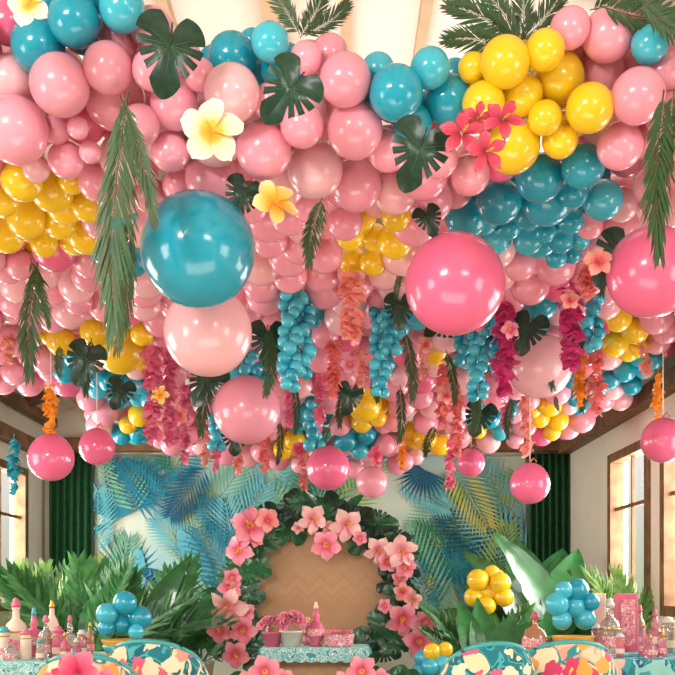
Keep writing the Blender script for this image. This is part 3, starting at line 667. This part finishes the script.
# ---------------------------------------------------------------- tables
def table(x0,x1,d0,d1,h,lab,clothm,drop=.25,name='buffet_table',topm=None):
    y0,y1=d0*K,d1*K
    root=box(name,x0,x1,y0,y1,h-.05,h,topm or M['white'],None,.008); tag(root,lab,'table')
    for a in(x0+.08,x1-.08):
        for b in(y0+.08,y1-.08):
            box('leg',a-.035,a+.035,b-.035,b+.035,0,h-.05,M['wood'],root)
    v=[];f=[];N=60
    for k,(yy_,z) in enumerate([(y1-.03,h+.004),(y0-.01,h+.006),(y0-.02,h-.02),(y0-.022,h-drop*.5),(y0-.024,h-drop)]):
        for i in range(N+1):
            t=i/N; w=.012*math.sin(t*50)*max(0,k-1)/3
            zz=z-(.02*abs(math.sin(t*N*.5)) if k==4 else 0)
            v.append((x0+.02+(x1-x0-.04)*t,yy_-w,zz))
    for k in range(4):
        for i in range(N): a=k*(N+1)+i; f.append((a,a+N+1,a+N+2,a+1))
    c=obj('tablecloth',mesh('tablecloth',v,f,clothm),None,root)
    return root
table(-3.4,-1.72,4.4,5.2,.75,'white buffet table with teal and coral patterned cloth holding pink bottles',M['cloth'],.08)
table(1.75,3.05,4.3,5.2,.78,'white buffet table with teal patterned cloth holding pink bottles',M['clothpat'],.5)
ct=table(X(262,5.4),X(370,5.4),5.15,5.6,.78,'small wooden dessert table with scalloped turquoise lace cloth',M['cloth'],.10,'dessert_table',M['tealp'])
box('apron',X(272,5.4),X(360,5.4),5.25*K,5.25*K+.04,.2,.72,M['herr'],ct)
def bottle_mesh(k):
    return {0:[(0,0),(.36,0),(.40,.05),(.40,.5),(.34,.62),(.14,.72),(.12,.88),(.15,.9),(.15,.93)],
        1:[(0,0),(.28,0),(.30,.03),(.26,.35),(.30,.55),(.22,.68),(.1,.8),(.1,.93)],
        2:[(0,0),(.55,0),(.62,.08),(.62,.36),(.45,.55),(.16,.64),(.14,.8),(.2,.82)],
        3:[(0,0),(.3,0),(.34,.03),(.34,.72),(.3,.76),(.3,.8)],
        4:[(0,0),(.34,0),(.2,.06),(.36,.2),(.40,.4),(.28,.56),(.12,.62),(.2,.70),(.12,.78),(.1,.9)]}[k]
def bottle(x,y,z,h,k,bm,cm,lab='pink glass bottle with a gold cap standing on the buffet table',grp='bottles on the buffet tables'):
    v,f=lathe([(r*h*.5,q*h) for r,q in bottle_mesh(k)],24)
    o=obj('bottle',mesh('bottle',v,f,bm),T((x,y,z))); tag(o,lab,'bottle',grp)
    q=bottle_mesh(k)[-1]; zc_=q[1]*h; r=q[0]*h*.5
    v,f=lathe([(0,zc_),(r*1.15,zc_),(r*1.2,zc_+.05*h),(r*.7,zc_+.1*h),(r*.8,zc_+.14*h),(0,zc_+.18*h)],20)
    obj('cap',mesh('cap',v,f,cm),T((x,y,z)),o)
    rr={0:.4,1:.3,2:.62,3:.34,4:.41}[k]*h*.5+.002
    v=[];f=[];N=16
    for zz in((.14*h,.34*h) if k!=4 else (.25*h,.42*h)):
        for i in range(N+1): a=-math.pi+math.pi*i/N; v.append((rr*math.cos(a)*1.01,rr*math.sin(a)*1.01,zz))
    for i in range(N): f.append((i,i+1,N+2+i,N+1+i))
    obj('paper_label',mesh('paper_label',v,f,M['boxpat'] if R(0,1)<.5 else M['labelp']),T((x,y,z)),o)
    if k in(0,3):
        z2=(.46 if k==0 else .66)*h
        v,f=lathe([(rr*1.0,z2),(rr*1.03,z2+.01*h),(rr*1.03,z2+.03*h),(rr*1.0,z2+.04*h)],20); obj('neck_band',mesh('neck_band',v,f,M['gold']),T((x,y,z)),o)
bn={'pinkglass':'pink glass','pinkp':'deep pink','labelp':'cream ceramic','amber':'peach glass','clearglass':'clear glass'}
def tb(px,top,k,d=4.75,z=.757,bm='pinkglass',cm='gold',**kw):
    h=(CZ+(HY-top)/F*d-z)/1.1; bottle(X(px,d),d*K,z,h,k,M[bm],M[cm],f'{bn[bm]} bottle with a small cap standing on the buffet table',**kw)
for a in [(16,598,0,4.7),(34,606,4,4.8),(46,615,0,4.7),(58,622,3,4.65),(70,614,4,4.85),(4,622,3,4.6),(26,625,3,4.55),(82,626,3,4.7),(52,600,1,5.05),(65,632,0,4.55),(40,636,3,4.5),(90,622,1,5.0),(10,636,2,4.5),(76,636,2,4.52)]: tb(*a,cm=random.choice(['gold','pinkp','white','tealp']),bm=random.choice(['pinkglass','pinkglass','pinkp','labelp','amber','clearglass']))
for a in [(610,598,0,4.75),(655,608,4,4.7),(643,622,1,4.6),(668,612,3,4.8),(596,620,3,4.9),(662,628,3,4.5),(640,605,1,5.0),(620,630,3,4.5),(650,632,2,4.45)]: tb(*a,z=.787,cm=random.choice(['gold','pinkp','white']),bm=random.choice(['pinkglass','pinkglass','pinkp','amber','clearglass']))
bottle(X(535,4.8),4.8*K,.787,.34,2,M['amber'],M['pinkp'],'squat peach patterned glass bottle with a pink stopper')
def gift(px0,px1,d,m,lab,front=None):
    b=box('gift_box',X(px0,d),X(px1,d),d*K,d*K+.13,.787,1.27,m,None,.006); tag(b,lab,'gift box')
    if front: box('front_panel',X(px0+3,d),X(px1-3,d),d*K-.007,d*K,.83,1.22,front,b)
gift(618,638,4.9,M['pinkp'],'tall pink gift box with a pale front panel',M['boxpat'])
gift(596,606,5.05,M['labelp'],'slim cream gift box standing behind pink bottles')
def bowl_balloons(px,d,z,w,pts,lab):
    x=X(px,d)
    v,f=lathe([(0,0),(w*.7,0),(w*.85,.04),(w,.13),(w*1.04,.14),(w*.9,.14),(w*.7,.06),(0,.05)],28)
    o=obj('bowl',mesh('bowl',v,f,M['yellowp']),T((x,d*K,z))); tag(o,lab,'bowl')
    v,f=lathe([(w*.87,.03),(w*.92,.05),(w*.99,.09),(w*.97,.09),(w*.85,.04)],28); obj('rim_band',mesh('rim_band',v,f,M['tealp']),T((x,d*K,z+.01)),o)
    for a,b_,r in pts:
        dd=d+R(-.05,.03); balloon(P(a,b_,dd),r*dd/F,random.choice(['teal','sky']),'small turquoise balloon piled in a yellow bowl on the table','balloons in table bowls')
bowl_balloons(127,4.75,.757,.20,[(107,614,11),(125,603,12),(140,618,12),(122,625,11),(107,628,9),(136,632,8)],'orange-yellow painted bowl with turquoise band full of balloons')
bowl_balloons(573,4.75,.787,.17,[(557,604,12),(577,590,12),(575,606,11),(585,619,11),(564,590,9),(591,602,9),(562,620,10)],'orange-yellow painted bowl with turquoise band beside bottles')
PK=radial_mat('blossom_pink',[(0.0,'B83A60'),(0.5,'E87894'),(1,'F2A8B8')])
PBL=flower_mesh('blossom_mesh',PK,0.45,0.03,0.1,0.5)
def pot(px,d,z,r,h,lab,blooms,m):
    x=X(px,d); yb=d*K
    v,f=lathe([(0,0),(r*.75,0),(r,h),(r*1.08,h),(r*1.08,h*1.12),(r*.9,h*1.12),(r*.8,h*.8),(0,h*.8)],24)
    o=obj('flower_pot',mesh('flower_pot',v,f,m),T((x,yb,z))); tag(o,lab,'flower pot','flower pots on the dessert table')
    for i in range(blooms):
        a=R(0,6.28); q=R(0,1)**.5; p=Vector((x+r*1.35*q*math.cos(a),yb+r*1.1*q*math.sin(a),z+h*1.25+r*1.3*math.sqrt(max(0,1-q*q))+R(-.01,.02)))
        obj('bloom',PBL,orient(p,(math.cos(a),math.sin(a),.1),(q*math.cos(a),q*math.sin(a)-.6,1.1-q),r*.42),o)
pot(272,5.3,.787,.085,.12,'small pink ceramic pot packed with pink blossoms',60,M['pinkp'])
pot(291,5.3,.787,.10,.13,'small white ceramic pot packed with pink blossoms',70,M['white'])
bottle(X(316,5.35),5.35*K,.787,.38,4,M['pinkp'],M['labelp'],'tall pink ornamental bottle on the dessert table','bottles on the dessert table')
bottle(X(308,5.5),5.5*K,.787,.24,0,M['pinkglass'],M['gold'],'short pink glass bottle on the dessert table','bottles on the dessert table')
v,f=lathe([(0,0),(.11,0),(.13,.03),(.14,.11),(.145,.115),(.12,.115),(.1,.05),(0,.05)],28)
o=obj('basket',mesh('basket',v,f,M['boxpat']),T((X(339,5.3),5.3*K,.787))); tag(o,'round pink and cream patterned basket on the dessert table','basket')
for i in range(26):
    a=R(0,6.28);q=R(0,1)**.5; obj('bloom',PBL,orient(W(o).translation+Vector((.11*q*math.cos(a),.11*q*math.sin(a),.12+.02*R(0,1))),(math.cos(a),math.sin(a),0),(0,-.6,1),.032),o)
# ---------------------------------------------------------------- armchairs
def armchair(px,d,rot,r,h,fab,lab,fab2=None):
    mw=T((X(px,d),d*K,0))@Matrix.Rotation(rot,4,'Z')
    v,f=lathe([(0,.22),(r*.84,.22),(r*.88,.26),(r*.88,.40),(r*.82,.46),(0,.47)],36)
    root=obj('armchair',None,mw); tag(root,lab,'armchair','patterned barrel armchairs')
    obj('seat',mesh('seat',v,f,fab2 or fab),mw,root)
    v=[];f=[];pf=[];N=48; sec=[]
    for k in range(16):
        a=2*math.pi*k/16; sec.append((.07*math.cos(a),math.sin(a)))
    for i in range(N+1):
        t=i/N; a=math.radians(-20+220*t); e=1-abs(2*t-1); hh=h-.30*(1-e)**2.0
        for cx_,sz in sec:
            zz=.16+(hh-.16)*.5+((hh-.16)*.5)*(abs(sz)**.5*(1 if sz>0 else -1))
            rr=r+cx_+.06*(zz-.3); v.append((rr*math.cos(a),rr*math.sin(a),zz))
        pf.append(((r+.06*(hh-.3))*math.cos(a),(r+.06*(hh-.3))*math.sin(a),hh+.004))
    Q=16
    for i in range(N):
        for k in range(Q): f.append((i*Q+k,(i+1)*Q+k,(i+1)*Q+(k+1)%Q,i*Q+(k+1)%Q))
    f.append(tuple(range(Q))); f.append(tuple(reversed([N*Q+k for k in range(Q)])))
    obj('backrest',mesh('backrest',v,f,fab),mw,root)
    tv_,tf_=tube(pf,.018,8); obj('piping',mesh('piping',tv_,tf_,M['tealp']),mw,root)
    v,f=lathe([(0,.12),(r*.8,.12),(r*.82,.22),(0,.22)],30); obj('base',mesh('base',v,f,M['wood']),mw,root)
    lv,lf=lathe([(0,0),(.02,0),(.03,.13),(0,.13)],10); lm=mesh('leg',lv,lf,M['gold'])
    for k in range(4):
        a=math.pi/4+k*math.pi/2; obj('leg',lm,mw@T((r*.6*math.cos(a),r*.6*math.sin(a),0)),root)
armchair(160,4.0,math.pi*.95,.28,.96,M['fabric'],'barrel armchair in teal and coral tropical print')
armchair(484,3.7,math.pi*1.05,.24,.97,M['fabric'],'barrel armchair in teal, cream and coral tropical print')
armchair(562,3.95,math.pi,.28,.96,M['floral'],'barrel armchair in pink and orange floral fabric')
armchair(92,3.7,math.pi,.27,.90,M['floral'],'barrel armchair in pink tropical floral fabric by the buffet table')
# ---------------------------------------------------------------- plants
def potted(name,px,d,ph,pr,lab,leaves,pm=None):
    x=X(px,d); y=d*K
    v,f=lathe([(0,0),(pr*.7,0),(pr,ph*.9),(pr*1.05,ph*.92),(pr*1.05,ph),(pr*.9,ph),(pr*.85,ph*.85),(0,ph*.85)],28)
    o=obj(name,mesh('pot',v,f,pm or M['white']),T((x,y,0))); tag(o,lab,'potted plant')
    for k,az,el,L,me,sc in leaves:
        base=Vector((x+R(-.04,.04),y+R(-.04,.04),ph*.85)); d_=Vector((math.cos(az)*math.cos(el),math.sin(az)*math.cos(el)*.6,math.sin(el)))
        zz=Vector((-d_.x*.6+R(-.2,.2),-.8,.9)) 
        obj('frond' if me in FR else 'leaf',me,orient(base,d_,zz,(L*sc,L,L)),o)
    return o
def ring(n,L0,L1,e0,e1,meshes,sc=1.0,a0=0):
    return [(0,a0+2*math.pi*i/n+R(-.2,.2),R(e0,e1),R(L0,L1),random.choice(meshes),sc) for i in range(n)]
potted('potted_palm',85,5.9,.5,.2,'leafy green palm in a white pot behind the buffet table',ring(15,1.0,1.4,.85,1.45,[FR[2],FR[3],FR[2],BL],.95))
potted('potted_palm',150,6.7,.5,.2,'broad feathery green palm in front of the mural',ring(14,1.0,1.4,.75,1.4,[FR[2],FR[3],BL],.95))
potted('potted_palm',40,6.7,.6,.18,'light green palm in a pot beside the window',ring(12,.8,1.1,1.0,1.45,[FR[4],FR[4],FR[2]]))
potted('potted_palm',626,5.8,.75,.14,'light green palm standing against the window',ring(10,.6,.85,1.05,1.5,[FR[4]],.8))
potted('potted_banana_plant',542,6.2,.5,.22,'bushy plant with long dark glossy leaves in a pot',ring(22,.95,1.5,.6,1.45,[BL],1.15))
potted('potted_banana_plant',200,7.4,.4,.18,'small broad-leaved green plant beside the flower arch',ring(12,.8,1.1,.6,1.3,[BL,FR[2]],1.0))
potted('potted_monstera',240,5.0,.35,.15,'low monstera plant in a pot beside the dessert table',ring(18,.24,.34,.2,1.4,[MONA,BLA,MONA]))
potted('potted_monstera',394,5.0,.35,.15,'low monstera plant in a pot beside the dessert table',ring(18,.24,.34,.2,1.4,[MONA,BLA,MONA]))
for px in (265,362,80):
    d=4.9 if px>100 else 3.35; x=X(px,d); yb=d*K
    v,f=lathe([(0,0),(.10,0),(.13,.45),(.14,.46),(.11,.46),(.09,.4),(0,.4)],24)
    o=obj('flower_bucket',mesh('flower_bucket',v,f,M['tealp']),T((x,yb,0))); tag(o,'tall teal bucket with big pink tropical flowers','flower bucket','flower buckets by the tables')
    up=.20 if px<100 else 0
    for dx,dz,r in [(0,.62,.15),(-.15,.53,.11),(.15,.55,.11)]:
        dz+=up
        v,f=tube([(x,yb,.38),(x+dx*.6,yb,.38+(dz-.38)*.6),(x+dx,yb-.03,dz)],.008,6); obj('stem',mesh('stem',v,f,M['stem']),None,o)
        obj('bloom',HIB if px<100 else PFL,orient((x+dx,yb-.04,dz),(R(-1,1),0,1),(dx,-1,.5),r),o)
def topiary(px,d,pts,c,lab,ztop):
    x=X(px,d)
    v,f=merge([lathe([(0,0),(.14,0),(.14,.03),(.012,.05),(.012,ztop),(0,ztop)],16)])
    o=obj('balloon_stand',mesh('balloon_stand',v,f,M['stem']),T((x,d*K,0))); tag(o,lab,'balloon stand')
    for a,b,r in pts:
        dd=d+R(-.08,.02); balloon(P(a,b,dd),r*dd/F,random.choice(c),'','',False,None,o,'mini_balloon')
topiary(489,5.8,[(478,580,11),(492,573,8),(500,583,11),(488,592,12),(474,597,10),(504,597,10),(487,606,9),(497,578,9)],['yellow'],'slim green stand topped by a bunch of yellow balloons',1.25)
topiary(436,5.2,[(432,652,9),(445,650,8),(430,667,9),(441,664,10),(420,672,9),(447,672,9),(422,658,8)],['yellow','yellow','sky','blush'],'low stand with a bunch of small yellow and aqua balloons',.7)
potted('potted_fern',482,5.5,.45,.16,'low green bushy plant beneath the yellow balloons',ring(16,.6,.85,.7,1.45,[BL,FR[2]],1.0))
# ---------------------------------------------------------------- light
w=bpy.data.worlds.new('World'); scene.world=w; w.use_nodes=True
nt=w.node_tree; bg=nt.nodes['Background']; tc=nt.nodes.new('ShaderNodeTexCoord'); sx=nt.nodes.new('ShaderNodeSeparateXYZ'); cr=nt.nodes.new('ShaderNodeValToRGB')
nt.links.new(tc.outputs['Generated'],sx.inputs[0]); nt.links.new(sx.outputs[2],cr.inputs[0]); nt.links.new(cr.outputs[0],bg.inputs[0])
cr.color_ramp.elements[0].position=0.0; cr.color_ramp.elements[0].color=lin('C6D0B0'); cr.color_ramp.elements[1].position=0.12; cr.color_ramp.elements[1].color=lin('FFFAF2')
bg.inputs[1].default_value=0.95
def area(loc,target,sx_,sy_,e,c=(1,.965,.92)):
    l=bpy.data.lights.new('area_light','AREA'); l.shape='RECTANGLE'; l.size=sx_; l.size_y=sy_; l.energy=e; l.color=c
    o=bpy.data.objects.new('area_light',l); COL.objects.link(o); o.location=loc
    o.rotation_euler=(Vector(target)-Vector(loc)).to_track_quat('-Z','Y').to_euler()
area((-2.6,-.3,4.1),(0,6.5,3.2),1.3,1.1,330)  # key light added behind the camera, standing in for a soft window
area((2.2,-1.0,3.6),(0,6.5,3.2),1.4,1.0,65)  # weak fill light added behind the camera, no fitting there
area((0,3.0,0.4),(0,8.5,3.2),3,1.5,45)  # upward fill added low down to brighten the underside of the canopy
area((0,6.2,4.15),(0,6.2,5.0),3.5,2.0,30)  # uplight added out of sight above the balloons to brighten the ceiling
for yy in (1.4,3.9,5.7,7.0): area((XL-.35,yy*K,2.1),(XL+3,yy*K,1.9),1.6,1.7,145 if yy>5 else 85)
for yy in (1.4,3.6,5.2,6.3): area((XR+.35,yy*K,2.1),(XR-3,yy*K,1.9),1.5,1.7,125 if yy>5 else 60)
cam=bpy.data.cameras.new('Camera'); co=bpy.data.objects.new('Camera',cam); COL.objects.link(co)
co.location=(0,0,CZ); co.rotation_euler=(math.pi/2,0,0); cam.sensor_width=36; cam.lens=36*F*K/675; cam.shift_y=(HY-337.5)/675; cam.clip_start=.05
scene.camera=co
